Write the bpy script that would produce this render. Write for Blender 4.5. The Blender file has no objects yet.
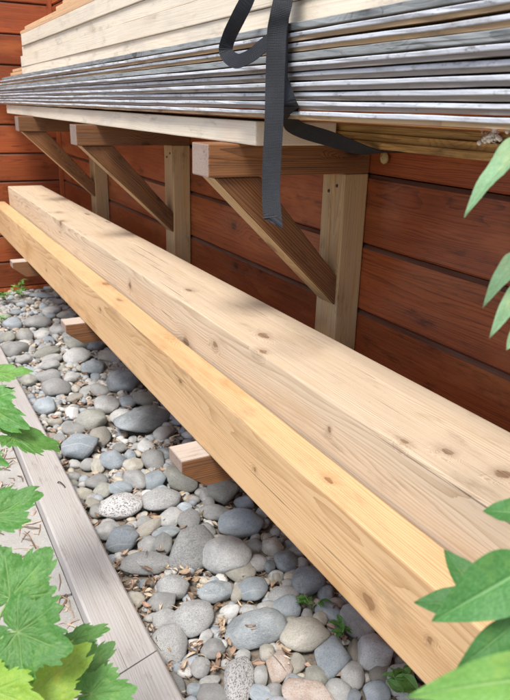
import bpy, bmesh, math, random
import numpy as np
from mathutils import Vector, Matrix, noise
random.seed(7)
scene = bpy.context.scene
col = scene.collection
rad = math.radians
H = 1.165            # eye height above the stone bed (m); 'r' heights below are relative to the eye

# ------------------------------------------------------------------ camera
CX, CY, F = 255.0, 350.0, 670.0
_vy = np.array([-385.0, 255.0, F]); Yc = _vy/np.linalg.norm(_vy)
_s = -(_vy[0]*-45.0 + _vy[1]*-1740.0)/F
Zc = -np.array([-45.0, -1740.0, _s]); Zc /= np.linalg.norm(Zc)
Xc = np.cross(Yc, Zc); Xc = Xc if Xc[0] > 0 else -Xc
M = np.stack([Xc, Yc, Zc])
cam_d = bpy.data.cameras.new("camera"); cam = bpy.data.objects.new("camera", cam_d); col.objects.link(cam)
cam_d.sensor_fit = 'VERTICAL'; cam_d.sensor_height = 24.0; cam_d.lens = F/700.0*24.0
cam_d.clip_start = 0.02; cam_d.clip_end = 2000
cam_d.dof.use_dof = True; cam_d.dof.focus_distance = 1.5; cam_d.dof.aperture_fstop = 6.5
mw = Matrix.Identity(4)
for i in range(3):
    mw[i][0] = M[i, 0]; mw[i][1] = M[i, 1]; mw[i][2] = -M[i, 2]
mw.translation = Vector((0, 0, H)); cam.matrix_world = mw
scene.camera = cam
def ray(u, v):
    d = M @ np.array([u-CX, -(v-CY), F]); return Vector((d[0], d[1], d[2]))
def on_z(u, v, z):
    d = ray(u, v); return Vector((0, 0, H)) + d*((z-H)/d.z)
def at(u, v, depth):
    return Vector((0, 0, H)) + ray(u, v)*(depth/F)

# ------------------------------------------------------------------ sky, sun, exposure
w = bpy.data.worlds.new("World"); scene.world = w; w.use_nodes = True
nt = w.node_tree; nt.nodes.clear()
sky = nt.nodes.new('ShaderNodeTexSky'); sky.sky_type = 'NISHITA'; sky.sun_disc = False
SUN = Vector((-0.37, -0.30, 0.88)).normalized()
sky.sun_elevation = math.asin(SUN.z); sky.sun_rotation = math.atan2(SUN.x, SUN.y)
sky.air_density = 0.6; sky.dust_density = 2.5; sky.ozone_density = 0.6
bg = nt.nodes.new('ShaderNodeBackground'); bg.inputs[1].default_value = 0.088
out = nt.nodes.new('ShaderNodeOutputWorld')
nt.links.new(sky.outputs[0], bg.inputs[0]); nt.links.new(bg.outputs[0], out.inputs[0])
sd = bpy.data.lights.new("sun", 'SUN'); sd.energy = 1.5; sd.angle = rad(18); sd.color = (1, 0.98, 0.955)
so = bpy.data.objects.new("sun", sd); col.objects.link(so)
so.rotation_euler = SUN.to_track_quat('Z', 'Y').to_euler(); so.location = (-3, -3, 5)
vs = scene.view_settings
vs.view_transform = 'Standard'; vs.look = 'None'; vs.gamma = 1; vs.use_curve_mapping = False
vs.exposure = 1.55

# ------------------------------------------------------------------ material helpers
class NT:
    def __init__(s, name):
        s.m = bpy.data.materials.new(name); s.m.use_nodes = True
        s.t = s.m.node_tree; s.b = s.t.nodes['Principled BSDF']
    def n(s, typ, **kw):
        x = s.t.nodes.new(typ)
        for k, v in kw.items():
            if k.startswith('i_'):
                x.inputs[int(k[2:])].default_value = v
            else: setattr(x, k, v)
        return x
    def l(s, a, b): s.t.links.new(a, b)
    def sock(s, x, inp):
        if isinstance(x, (int, float)): inp.default_value = x
        elif isinstance(x, tuple): inp.default_value = x if len(x) == len(inp.default_value) else x+(1,)
        else: s.l(x, inp)
    def math(s, op, a, b=0.0, c=None, clamp=False):
        x = s.n('ShaderNodeMath', operation=op, use_clamp=clamp)
        s.sock(a, x.inputs[0]); s.sock(b, x.inputs[1])
        if c is not None: s.sock(c, x.inputs[2])
        return x.outputs[0]
    def vmath(s, op, a, b):
        x = s.n('ShaderNodeVectorMath', operation=op); s.sock(a, x.inputs[0]); s.sock(b, x.inputs[1]); return x.outputs[0]
    def mix(s, f, a, b, typ='MIX'):
        x = s.n('ShaderNodeMix', data_type='RGBA', blend_type=typ)
        s.sock(f, x.inputs[0]); s.sock(a, x.inputs[6]); s.sock(b, x.inputs[7]); return x.outputs[2]
    def noise(s, vec, scale, detail=3, rough=.5, dist=0):
        x = s.n('ShaderNodeTexNoise'); s.l(vec, x.inputs['Vector'])
        x.inputs['Scale'].default_value = scale; x.inputs['Detail'].default_value = detail
        x.inputs['Roughness'].default_value = rough; x.inputs['Distortion'].default_value = dist
        return x.outputs[0]
    def ramp(s, f, a, b):          # smooth 0..1 between a and b
        x = s.n('ShaderNodeMapRange', interpolation_type='SMOOTHSTEP')
        s.l(f, x.inputs[0]); x.inputs[1].default_value = a; x.inputs[2].default_value = b; return x.outputs[0]
    def bump(s, h, strength, dist):
        x = s.n('ShaderNodeBump'); x.inputs['Strength'].default_value = strength; x.inputs['Distance'].default_value = dist
        s.l(h, x.inputs['Height']); s.l(x.outputs[0], s.b.inputs['Normal'])

def wood(name, light, dark, ring=.0045, ringc=.6, knotc=(.12, .05, .02), knots=.45, knot_scale=1.0, grey=None, grey_amt=0.0,
         stain=None, stain_amt=0.0, rough=.6, fibre=.35, bump=.25, var=.2, spec=.3, crack=0.0, warpamt=.05, dirt=0.0, dirtc=(.10, .085, .07), spots=(), stain_v=(2.2, 9, 9), fibre_v=(5, 240, 240), dirt_v=(6, 22, 22)):
    g = NT(name)
    tc = g.n('ShaderNodeTexCoord'); oi = g.n('ShaderNodeObjectInfo'); rnd = oi.outputs['Random']
    r2 = g.math('FRACT', g.math('MULTIPLY', rnd, 7.31)); r3 = g.math('FRACT', g.math('MULTIPLY', rnd, 13.77))
    off = g.n('ShaderNodeCombineXYZ')
    g.l(g.math('MULTIPLY', rnd, 31.0), off.inputs[0])
    g.l(g.math('MULTIPLY_ADD', r2, .10, .01), off.inputs[1]); g.l(g.math('MULTIPLY_ADD', r3, .12, -.14), off.inputs[2])
    p = g.vmath('ADD', tc.outputs['Object'], off.outputs[0])
    # knots
    kn = g.n('ShaderNodeTexNoise'); g.l(p, kn.inputs['Vector']); kn.inputs['Scale'].default_value = 38.0; kn.inputs['Detail'].default_value = 3
    kp = g.vmath('ADD', p, g.vmath('MULTIPLY', g.vmath('SUBTRACT', kn.outputs['Color'], (.5, .5, .5)), (.022, .014, .014)))
    kv = g.vmath('MULTIPLY', kp, (5.0*knot_scale, 8.0*knot_scale, 8.0*knot_scale))
    vo = g.n('ShaderNodeTexVoronoi', feature='F1'); g.l(kv, vo.inputs['Vector']); vo.inputs['Scale'].default_value = 1.0
    sep = g.n('ShaderNodeSeparateColor'); g.l(vo.outputs['Color'], sep.inputs[0])
    on = g.math('LESS_THAN', sep.outputs[0], knots)
    kd = vo.outputs['Distance']
    knot = g.math('MULTIPLY', g.ramp(kd, .135, .075), on)
    halo = g.math('MULTIPLY', g.ramp(kd, .50, .06), on)
    if spots:
        ko = g.vmath('ADD', tc.outputs['Object'], g.vmath('MULTIPLY', g.vmath('SUBTRACT', kn.outputs['Color'], (.5, .5, .5)), (.03, .018, .018)))
        for (sx0, sy0, sz0, rx_, ry_) in spots:
            ln = g.n('ShaderNodeVectorMath', operation='LENGTH'); g.l(g.vmath('MULTIPLY', g.vmath('SUBTRACT', ko, (sx0, sy0, sz0)), (1/rx_, 1/ry_, 1/ry_)), ln.inputs[0])
            knot = g.math('MAXIMUM', knot, g.ramp(ln.outputs['Value'], 1.05, .75)); halo = g.math('MAXIMUM', halo, g.ramp(ln.outputs['Value'], 3.2, .8))
    # growth rings, warped along the piece and round the knots
    wv = g.vmath('MULTIPLY', p, (.7, 6.0, 6.0))
    nz = g.n('ShaderNodeTexNoise'); g.l(wv, nz.inputs['Vector']); nz.inputs['Scale'].default_value = 1.6; nz.inputs['Detail'].default_value = 2
    warp = g.vmath('MULTIPLY', g.vmath('SUBTRACT', nz.outputs['Color'], (.5, .5, .5)), (0, warpamt, warpamt))
    hc = g.n('ShaderNodeCombineXYZ'); hh = g.math('MULTIPLY', halo, .022 if 'stained' not in name else .008); g.l(hh, hc.inputs[1]); g.l(hh, hc.inputs[2])
    pr = g.vmath('ADD', g.vmath('ADD', g.vmath('MULTIPLY', p, (.06, 1, 1)), warp), hc.outputs[0])
    wa = g.n('ShaderNodeTexWave', wave_type='RINGS', rings_direction='X', wave_profile='SAW'); g.l(pr, wa.inputs['Vector'])
    wa.inputs['Scale'].default_value = .314/ring; wa.inputs['Distortion'].default_value = 1.2
    wa.inputs['Detail'].default_value = 2; wa.inputs['Detail Scale'].default_value = 1.2
    rg = g.math('POWER', wa.outputs[1], 2.2)
    fv = g.vmath('MULTIPLY', p, fibre_v); fb = g.noise(fv, 1.0, 3, .6)
    bl = g.noise(g.vmath('MULTIPLY', p, (1.1, 5, 5)), 1.0, 3, .5)
    f = g.math('ADD', g.math('MULTIPLY', rg, ringc), g.math('MULTIPLY', g.math('SUBTRACT', fb, .5), fibre*2), clamp=True)
    c = g.mix(f, light, dark)
    tone = g.math('ADD', g.math('MULTIPLY', g.math('SUBTRACT', bl, .5), 2.0*var), g.math('MULTIPLY', g.math('SUBTRACT', r3, .5), var))
    hsv = g.n('ShaderNodeHueSaturation'); g.l(c, hsv.inputs['Color']); g.l(g.math('ADD', tone, 1.0), hsv.inputs['Value'])
    c = hsv.outputs[0]
    if stain:
        sn = g.noise(g.vmath('MULTIPLY', p, stain_v), 1.0, 5, .65)
        c = g.mix(g.math('MULTIPLY', g.ramp(sn, .5, .72), stain_amt), c, stain)
    if grey:
        gn = g.noise(g.vmath('MULTIPLY', p, (3.0, 30, 30)), 1.0, 5, .65)
        c = g.mix(g.math('MULTIPLY', g.ramp(gn, .30, .62), grey_amt), c, grey)
    c = g.mix(g.math('MULTIPLY', g.math('POWER', halo, 2.0), .30), c, knotc)
    c = g.mix(g.math('MULTIPLY', knot, g.math('MULTIPLY_ADD', fb, 1.1, .12), clamp=True), c, knotc)
    if dirt:
        d1 = g.noise(g.vmath('MULTIPLY', p, dirt_v), 1.0, 6, .7); d2 = g.noise(g.vmath('MULTIPLY', p, (60, 160, 160)), 1.0, 3, .7)
        c = g.mix(g.math('MULTIPLY', g.ramp(d1, .54, .74), dirt), c, dirtc)
        c = g.mix(g.math('MULTIPLY', g.ramp(d2, .66, .76), dirt*.8), c, dirtc)
    h = g.math('ADD', g.math('MULTIPLY', rg, .5), fb)
    if crack:
        cn = g.noise(g.vmath('MULTIPLY', p, (1.5, 130, 130)), 1.0, 2, .5)
        ck = g.math('MULTIPLY', g.ramp(cn, .68, .72), crack)
        c = g.mix(ck, c, (.05, .04, .035)); h = g.math('SUBTRACT', h, g.math('MULTIPLY', ck, 3.0))
    g.l(c, g.b.inputs['Base Color'])
    rn = g.math('MULTIPLY_ADD', bl, .25, rough-.12); g.l(rn, g.b.inputs['Roughness'])
    g.b.inputs['Specular IOR Level'].default_value = spec
    g.bump(h, bump, .0012)
    return g.m

def stone_mat(name, base, alt, speck=None, speck_amt=0.0, vein=False, rough=.75):
    g = NT(name)
    tc = g.n('ShaderNodeTexCoord'); oi = g.n('ShaderNodeObjectInfo'); rnd = oi.outputs['Random']
    off = g.n('ShaderNodeCombineXYZ'); g.l(g.math('MULTIPLY', rnd, 50.0), off.inputs[0]); g.l(g.math('MULTIPLY', rnd, 23.0), off.inputs[1])
    p = g.vmath('ADD', tc.outputs['Object'], off.outputs[0])
    a = g.noise(p, 1.1, 5, .6, .4); b = g.noise(p, 14.0, 4, .7); fine = g.noise(p, 45.0, 3, .7)
    c = g.mix(g.ramp(a, .35, .68), base, alt)
    c = g.mix(g.math('MULTIPLY', g.ramp(b, .46, .7), .45), c, (.10, .105, .10))
    md = g.noise(p, 4.0, 6, .75, .8); c = g.mix(g.math('MULTIPLY', g.ramp(md, .50, .70), .45), c, (.55, .55, .52))
    c = g.mix(g.math('MULTIPLY', g.ramp(fine, .48, .70), .5), c, (.66, .66, .62))
    if speck:
        sv = g.noise(p, 11.0 if speck_amt > .8 else 17.0, 5, .75); c = g.mix(g.math('MULTIPLY', g.ramp(sv, .50, .60), speck_amt), c, speck)
    if vein:
        wv = g.n('ShaderNodeTexWave', wave_type='BANDS', bands_direction='DIAGONAL'); g.l(p, wv.inputs['Vector'])
        wv.inputs['Scale'].default_value = .35; wv.inputs['Distortion'].default_value = 3.0; wv.inputs['Detail'].default_value = 2
        some = g.math('GREATER_THAN', g.math('FRACT', g.math('MULTIPLY', rnd, 17.3)), .72)
        c = g.mix(g.math('MULTIPLY', g.math('MULTIPLY', g.ramp(wv.outputs[1], .985, .999), some), .6), c, (.62, .61, .58))
    hsv = g.n('ShaderNodeHueSaturation'); g.l(c, hsv.inputs['Color'])
    g.l(g.math('MULTIPLY_ADD', rnd, .65, .86), hsv.inputs['Value'])
    dn = g.noise(p, 3.0, 5, .7)
    cc = g.mix(g.math('MULTIPLY', g.ramp(dn, .52, .75), .35), hsv.outputs[0], (.36, .33, .27))
    g.l(cc, g.b.inputs['Base Color']); g.b.inputs['Roughness'].default_value = rough
    g.b.inputs['Specular IOR Level'].default_value = .3
    g.bump(g.math('ADD', g.math('MULTIPLY', b, .6), g.math('MULTIPLY', fine, .5)), .6, .06)
    return g.m

def plain(name, c, rough=.6, metal=0.0, nscale=40, namt=.2):
    g = NT(name); tc = g.n('ShaderNodeTexCoord')
    n = g.noise(tc.outputs['Object'], nscale, 4, .6)
    d = tuple(v*(1-namt) for v in c); l_ = tuple(min(1, v*(1+namt)) for v in c)
    g.l(g.mix(n, d, l_), g.b.inputs['Base Color']); g.b.inputs['Roughness'].default_value = rough; g.b.inputs['Metallic'].default_value = metal
    g.bump(n, .3, .002)
    return g.m

MAT = {}
def loc_top(u, v, zr, cen):
    q = on_z(u, v, H+zr)-Vector(cen); return (q.y, -q.x, q.z)
def loc_face(u, v, x, cen):
    d = ray(u, v); q = Vector((0, 0, H))+d*(x/d.x)-Vector(cen); return (q.y, -q.x, q.z)
CB = ((.632+.824)/2, (-.45+4.20)/2, H-.609); CF = (.591, (-.45+4.33)/2, H-.6605)
sb = [loc_top(264, 335, -.48, CB)+(.022, .010), loc_top(262, 351, -.48, CB)+(.014, .008), loc_top(405, 443, -.48, CB)+(.009, .0065), loc_top(446, 452, -.48, CB)+(.012, .0085),
      loc_top(503, 474, -.48, CB)+(.010, .013), loc_top(87, 214, -.48, CB)+(.03, .007), loc_top(108, 222, -.48, CB)+(.02, .006), loc_top(190, 290, -.48, CB)+(.018, .008),
      loc_face(130, 285, .632, CB)+(.012, .012), loc_face(215, 345, .632, CB)+(.014, .008), loc_face(330, 430, .632, CB)+(.007, .006), loc_face(60, 232, .632, CB)+(.02, .004)]
sf = [loc_face(369, 601, .554, CF)+(.014, .012), loc_face(433, 642, .554, CF)+(.006, .006), loc_face(180, 380, .554, CF)+(.012, .005), loc_face(100, 310, .554, CF)+(.016, .005),
      loc_face(46, 270, .554, CF)+(.016, .006), loc_face(255, 470, .554, CF)+(.007, .006), loc_top(330, 480, -.583, CF)+(.012, .006), loc_top(120, 300, -.583, CF)+(.02, .006)]
MAT['timber_back'] = wood('fresh_spruce', (.66, .53, .375), (.44, .315, .195), ring=.0036, ringc=.85, knots=.3, knotc=(.16, .085, .042), fibre=.75, var=.2, rough=.7, stain=(.48, .34, .21), stain_amt=.6, crack=.55, dirt=.55, dirtc=(.27, .20, .13), bump=.5, spots=sb, spec=.2)
MAT['timber_front'] = wood('fresh_larch', (.575, .385, .205), (.40, .235, .10), ring=.0038, ringc=.85, knots=.22, knotc=(.20, .098, .04), fibre=.75, var=.22, rough=.7, stain=(.38, .205, .08), stain_amt=.75, crack=.45, dirt=.5, dirtc=(.27, .18, .10), bump=.5, spots=sf, spec=.2)
MAT['pale'] = wood('pale_spruce', (.77, .69, .545), (.59, .49, .34), ring=.004, ringc=.45, knots=.3, knotc=(.35, .24, .15), fibre=.5, var=.16, rough=.75, stain=(.38, .365, .33), stain_amt=.45, dirt=.65, dirtc=(.32, .285, .235), bump=.5)
MAT['tan'] = wood('tan_pine', (.44, .29, .14), (.22, .125, .05), ring=.004, ringc=.6, knots=.35, rough=.65, fibre=.7, var=.35, grey=(.24, .21, .18), grey_amt=.45, dirt=.7)
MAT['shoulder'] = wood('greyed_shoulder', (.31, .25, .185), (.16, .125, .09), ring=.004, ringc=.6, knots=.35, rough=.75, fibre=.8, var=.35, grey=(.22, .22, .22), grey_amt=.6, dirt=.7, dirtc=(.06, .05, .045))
MAT['gold'] = wood('golden_pine', (.43, .255, .085), (.20, .10, .028), ring=.004, ringc=.7, knots=.35, rough=.55, fibre=.7, var=.3, dirt=.6, dirtc=(.07, .035, .015))
MAT['orange'] = wood('orange_pine', (.60, .40, .23), (.42, .25, .12), ring=.004, ringc=.5, knots=.3, rough=.65, fibre=.5, var=.25, dirt=.4)
MAT['old'] = wood('old_bracket_wood', (.235, .100, .036), (.062, .024, .010), ring=.0045, ringc=.85, knots=.45, knotc=(.03, .014, .008), rough=.55, grey=(.15, .105, .07), grey_amt=.2, fibre=.9, var=.35, crack=.7, bump=.6, dirt=.6, dirtc=(.03, .02, .014))
MAT['old_end'] = wood('old_cut_end', (.29, .22, .18), (.17, .12, .09), ring=.004, ringc=.7, knots=0, rough=.8, fibre=.6, var=.2, crack=.5, bump=.5, dirt=.5, dirtc=(.15, .10, .08))
MAT['old_light'] = wood('aged_post_wood', (.52, .335, .15), (.28, .16, .066), ring=.005, ringc=.65, knots=.35, rough=.65, grey=(.46, .37, .25), grey_amt=.35, fibre=.75, var=.28, crack=.6, bump=.5, dirt=.65, dirtc=(.07, .045, .025))
MAT['old_pale'] = wood('pale_arm_top', (.42, .36, .30), (.26, .21, .165), ring=.004, ringc=.5, knots=.2, rough=.8, fibre=.6, var=.2, dirt=.4)  # upward faces of the lower arms, paler than their sides
MAT['stain'] = wood('red_brown_stained_plank', (.34, .082, .023), (.105, .0235, .009), ring=.0042, ringc=.6, knots=.6, knot_scale=1.05, knotc=(.016, .006, .004), rough=.36, fibre=.95, var=.5, spec=.45, stain=(.42, .14, .043), stain_amt=.6, bump=.5, warpamt=.065, dirt=.7, dirtc=(.022, .008, .005), crack=.35)
MAT['worn_sheen'] = wood('worn_sheen_plank_edge', (.15, .052, .026), (.06, .02, .01), ring=.005, ringc=.6, knots=.3, rough=.45, fibre=.9, var=.4, grey=(.20, .115, .08), grey_amt=.6, spec=.35)  # plank chamfers: dust and wear, plus the sky's sheen painted into the colour
MAT['grey_edge'] = wood('silver_weathered_edge', (.52, .545, .575), (.40, .42, .445), ring=.004, ringc=.15, knots=.55, knot_scale=1.6, knotc=(.08, .075, .07), rough=.95, spec=.04, fibre=.55, fibre_v=(45, 260, 260), var=.06, bump=.5, stain=(.30, .285, .27), stain_amt=.75, stain_v=(16, 30, 30), dirt=.85, dirtc=(.12, .11, .10), dirt_v=(38, 90, 90))
MAT['grey_dark'] = wood('dark_weathered_edge', (.28, .295, .29), (.11, .12, .12), ring=.003, ringc=.6, knots=.5, knotc=(.04, .04, .04), rough=.75, fibre=.9, fibre_v=(20, 240, 240), var=.2, crack=.5, bump=.7, dirt=.6, dirtc=(.07, .07, .07), spec=.05)
MAT['edging'] = wood('weathered_edging', (.40, .37, .335), (.25, .225, .195), ring=.006, ringc=.5, knots=.2, knotc=(.2, .16, .13), rough=.85, fibre=.75, var=.18, grey=(.41, .395, .375), grey_amt=.55, crack=.3, bump=.8, dirt=.7, dirtc=(.20, .165, .13))
for k, a in dict(g=((.30, .30, .285), (.38, .375, .35)), b=((.28, .335, .365), (.37, .41, .43)), d=((.18, .205, .215), (.28, .305, .31)),
                 t=((.36, .335, .27), (.43, .40, .33)), o=((.27, .27, .225), (.35, .345, .29)), l=((.50, .50, .47), (.60, .59, .55)),
                 w=((.70, .69, .66), (.60, .61, .60)), r=((.40, .29, .22), (.46, .39, .33))).items():
    MAT[k] = stone_mat('stone_'+k, tuple(v*1.08 for v in a[0]), tuple(v*1.16 for v in a[1]), vein=(k == 'b'))
MAT['s'] = stone_mat('stone_speckled', (.42, .42, .40), (.33, .33, .315), (.15, .155, .15), .6)
MAT['x'] = stone_mat('stone_granite', (.62, .60, .57), (.52, .50, .48), (.07, .07, .07), .9)

# ------------------------------------------------------------------ object helpers
def tag(o, label=None, cat=None, group=None, kind=None):
    if label: o['label'] = label
    if cat: o['category'] = cat
    if group: o['group'] = group
    if kind: o['kind'] = kind
    return o
def empty(name, loc):
    o = bpy.data.objects.new(name, None); o.location = loc; o.empty_display_size = .1; col.objects.link(o); return o
def link(name, me, mats, mat4=None, parent=None):
    for m in (mats if isinstance(mats, (list, tuple)) else [mats]):
        if me.materials.get(m.name) is None: me.materials.append(m)
    o = bpy.data.objects.new(name, me); col.objects.link(o)
    mat4 = mat4 or Matrix.Identity(4)
    if parent is not None:
        o.parent = parent
        pw = Matrix.Identity(4); q = parent
        chain = []
        while q: chain.append(q); q = q.parent
        for q in reversed(chain): pw = pw @ Matrix.LocRotScale(q.location, q.rotation_euler, q.scale)
        mat4 = pw.inverted() @ mat4
    o.matrix_basis = mat4
    return o
def mesh_bm(bm, name, smooth=False):
    bmesh.ops.recalc_face_normals(bm, faces=bm.faces)
    me = bpy.data.meshes.new(name); bm.to_mesh(me); bm.free()
    if smooth: me.polygons.foreach_set('use_smooth', [True]*len(me.polygons))
    return me
AX = {'X': Matrix.Identity(3), 'Y': Matrix.Rotation(rad(90), 3, 'Z'), 'Z': Matrix.Rotation(rad(-90), 3, 'Y')}
def box_mesh(L, W, T, bevel=.003, cuts=0, warp=0.0, rough=0.0, seed=0, name='board'):
    bm = bmesh.new(); bmesh.ops.create_cube(bm, size=1.0)
    for v in bm.verts: v.co = Vector((v.co.x*L, v.co.y*W, v.co.z*T))
    if bevel: bmesh.ops.bevel(bm, geom=list(bm.edges), offset=bevel, segments=2, profile=.6, affect='EDGES')
    for i in range(cuts):
        x = -L/2 + L*(i+1)/(cuts+1)
        bmesh.ops.bisect_plane(bm, geom=list(bm.verts)+list(bm.edges)+list(bm.faces), plane_co=(x, 0, 0), plane_no=(1, 0, 0))
    if warp or rough:
        for v in bm.verts:
            x = v.co.x
            v.co.y += warp*noise.noise((x*.9, seed*3.1, 0)); v.co.z += warp*.5*noise.noise((x*.9, seed*3.1, 9))
            if rough: v.co += rough*Vector((0, noise.noise((x*14, v.co.y*30, seed)), noise.noise((x*14, v.co.z*30, seed+5))))
    return mesh_bm(bm, name)
def lumber(name, lo, hi, axis, mat, parent=None, bevel=.003, cuts=0, warp=0., rough=0., seed=0, rot=None):
    lo = Vector(lo); hi = Vector(hi); d = hi-lo
    L, W, T = {'X': (d.x, d.y, d.z), 'Y': (d.y, d.x, d.z), 'Z': (d.z, d.y, d.x)}[axis]
    me = box_mesh(L, W, T, bevel, cuts, warp, rough, seed, name)
    R = AX[axis].to_4x4()
    if rot: R = rot.to_4x4() @ R
    return link(name, me, mat, Matrix.Translation((lo+hi)/2) @ R, parent)
def prism(name, poly, ext, xaxis, mat, parent=None, bevel=.003):
    """polygon (world points) swept along ext; the grain runs along xaxis"""
    X = Vector(xaxis).normalized(); Y = Vector(ext).normalized(); Z = X.cross(Y).normalized(); Y = Z.cross(X)
    R = Matrix((X, Y, Z)).transposed().to_4x4()
    c = sum((Vector(p) for p in poly), Vector())/len(poly) + Vector(ext)/2
    mat4 = Matrix.Translation(c) @ R; inv = mat4.inverted()
    bm = bmesh.new()
    a = [bm.verts.new(inv @ Vector(p)) for p in poly]; b = [bm.verts.new(inv @ (Vector(p)+Vector(ext))) for p in poly]
    n = len(poly); bm.faces.new(a); bm.faces.new(b[::-1])
    for i in range(n): bm.faces.new([a[i], b[i], b[(i+1) % n], a[(i+1) % n]])
    if bevel: bmesh.ops.bevel(bm, geom=list(bm.edges), offset=bevel, segments=2, affect='EDGES')
    return link(name, mesh_bm(bm, name), mat, mat4, parent)
def face_mat(o, direction, mat, thr=.85):
    me = o.data; me.materials.append(mat); k = len(me.materials)-1; R = o.matrix_basis.to_3x3(); d = Vector(direction).normalized()
    for p in me.polygons:
        if (R @ p.normal).normalized().dot(d) > thr: p.material_index = k
def copy_tree(o, parent=None):
    c = o.copy(); col.objects.link(c)
    if parent is not None: c.parent = parent
    for ch in list(o.children): copy_tree(ch, c)
    return c
def tube(name, pts, r0, r1, mat, parent=None, seg=7):
    bm = bmesh.new(); rings = []
    P = [Vector(p) for p in pts]
    for i, p in enumerate(P):
        t = (P[min(i+1, len(P)-1)]-P[max(i-1, 0)]).normalized()
        a = t.orthogonal().normalized(); b = t.cross(a); r = r0+(r1-r0)*i/(len(P)-1)
        rings.append([bm.verts.new(p+r*(math.cos(k*2*math.pi/seg)*a+math.sin(k*2*math.pi/seg)*b)) for k in range(seg)])
    for i in range(len(rings)-1):
        # match closest vertex to avoid twist
        s = min(range(seg), key=lambda q: (rings[i+1][q].co-rings[i][0].co).length)
        rings[i+1] = rings[i+1][s:]+rings[i+1][:s]
        for k in range(seg): bm.faces.new([rings[i][k], rings[i][(k+1) % seg], rings[i+1][(k+1) % seg], rings[i+1][k]])
    bm.faces.new(rings[0]); bm.faces.new(rings[-1])
    return link(name, mesh_bm(bm, name, True), mat, None, parent)
def bez(a, b, c, d, n=10):
    a, b, c, d = map(Vector, (a, b, c, d))
    return [((1-t)**3)*a+3*((1-t)**2)*t*b+3*(1-t)*t*t*c+t**3*d for t in [i/n for i in range(n+1)]]

# ------------------------------------------------------------------ ground and path
g = NT('soil'); tc = g.n('ShaderNodeTexCoord'); P = tc.outputs['Object']
n1 = g.noise(P, 9, 6, .65); n2 = g.noise(P, 90, 4, .7)
c = g.mix(g.ramp(n1, .35, .65), (.15, .125, .095), (.27, .235, .185)); c = g.mix(g.math('MULTIPLY', g.ramp(n2, .5, .7), .6), c, (.30, .25, .19))
g.l(c, g.b.inputs['Base Color']); g.b.inputs['Roughness'].default_value = .95; g.bump(g.math('ADD', n1, n2), .8, .01)
bm = bmesh.new()
xs = [-60, -10, -3] + [-1+.05*i for i in range(44)] + [4, 12, 60]; ys = [-60, -10, -3] + [-1+.05*i for i in range(112)] + [6, 12, 60]
vv = [[bm.verts.new((x, y, (.012*noise.noise((x*7, y*7, 0)) if -1 < x < 1.05 and -1 < y < 4.5 else 0) - .004)) for y in ys] for x in xs]
for i in range(len(xs)-1):
    for j in range(len(ys)-1): bm.faces.new([vv[i][j], vv[i+1][j], vv[i+1][j+1], vv[i][j+1]])
tag(link('ground', mesh_bm(bm, 'ground', True), g.m), kind='structure')

g = NT('sandy_concrete'); tc = g.n('ShaderNodeTexCoord'); P = tc.outputs['Object']
n1 = g.noise(P, 5, 6, .65); n2 = g.noise(P, 160, 3, .8); n3 = g.noise(P, 22, 5, .6)
c = g.mix(g.ramp(n1, .35, .7), (.32, .31, .28), (.40, .385, .35)); c = g.mix(g.math('MULTIPLY', g.ramp(n2, .52, .7), .5), c, (.52, .50, .46))
c = g.mix(g.math('MULTIPLY', g.ramp(n3, .55, .72), .45), c, (.24, .215, .17))
g.l(c, g.b.inputs['Base Color']); g.b.inputs['Roughness'].default_value = .9; g.bump(g.math('ADD', n2, n3), .5, .004)
bm = bmesh.new()
for k in range(4):
    y0 = -1.6+1.5*k
    r = bmesh.ops.create_cube(bm, size=1.0)
    for v in r['verts']: v.co = Vector((-.7105+v.co.x*1.95, y0+.745+v.co.y*1.49, .007+v.co.z*.012))
tag(link('path', mesh_bm(bm, 'path'), g.m), kind='structure')

# ------------------------------------------------------------------ the shed: two plank walls
shed = tag(empty('timber_shed', (1.03, 4.43, 0)), 'red-brown stained timber shed wall of horizontal planks behind the brackets', 'shed')
back_m = plain('dark_joint', (.02, .012, .008), .9)
PITCH = .165
def plank_mesh(L, name):
    t, h = .030, PITCH-.004
    prof = [(0, 0), (0, h), (t-.011, h), (t, h-.008), (t, .005), (t-.005, 0)]   # local Y = outward, Z = up
    bm = bmesh.new(); N = 24
    rows = [[bm.verts.new((-L/2+L*i/N, -p[0], p[1]+.0012*noise.noise((i*.7, p[1]*9, L)))) for p in prof] for i in range(N+1)]
    for i in range(N):
        for k in range(6): bm.faces.new([rows[i][k], rows[i+1][k], rows[i+1][(k+1) % 6], rows[i][(k+1) % 6]])
    bm.faces.new(rows[0]); bm.faces.new(rows[-1])
    bmesh.ops.bevel(bm, geom=[e for e in bm.edges if e.is_manifold and e.calc_face_angle(0) > .3 and abs((e.verts[0].co-e.verts[1].co).normalized().x) > .9], offset=.0015, segments=1, affect='EDGES')
    me = mesh_bm(bm, name); me.materials.append(MAT['stain']); me.materials.append(MAT['worn_sheen'])
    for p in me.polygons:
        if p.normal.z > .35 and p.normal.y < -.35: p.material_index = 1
    return me
side = lumber('side_wall', (1.031, -1.2, 0.02), (1.06, 4.43, 2.42), 'Y', back_m, shed, bevel=0)
end = lumber('end_wall', (-1.6, 4.431, 0.02), (1.06, 4.46, 2.42), 'X', back_m, shed, bevel=0)
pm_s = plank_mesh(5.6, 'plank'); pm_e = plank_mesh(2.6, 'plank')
for k in range(14):
    z = H-.145-PITCH*6+.002+PITCH*k
    if z < 0: continue
    # outward normal of the side wall is -X, of the end wall is -Y
    Rs = Matrix.Rotation(rad(-90), 4, 'Z')
    link('plank', pm_s, MAT['stain'], Matrix.Translation((1.03, -1.2+2.8, z)) @ Rs, side)
    link('plank', pm_e, MAT['stain'], Matrix.Translation((-1.6+1.3, 4.43, z)), end)
lumber('corner_trim', (.975, 4.372, .06), (.999, 4.398, 2.3), 'Z', MAT['stain'], shed, bevel=.002)
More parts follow.
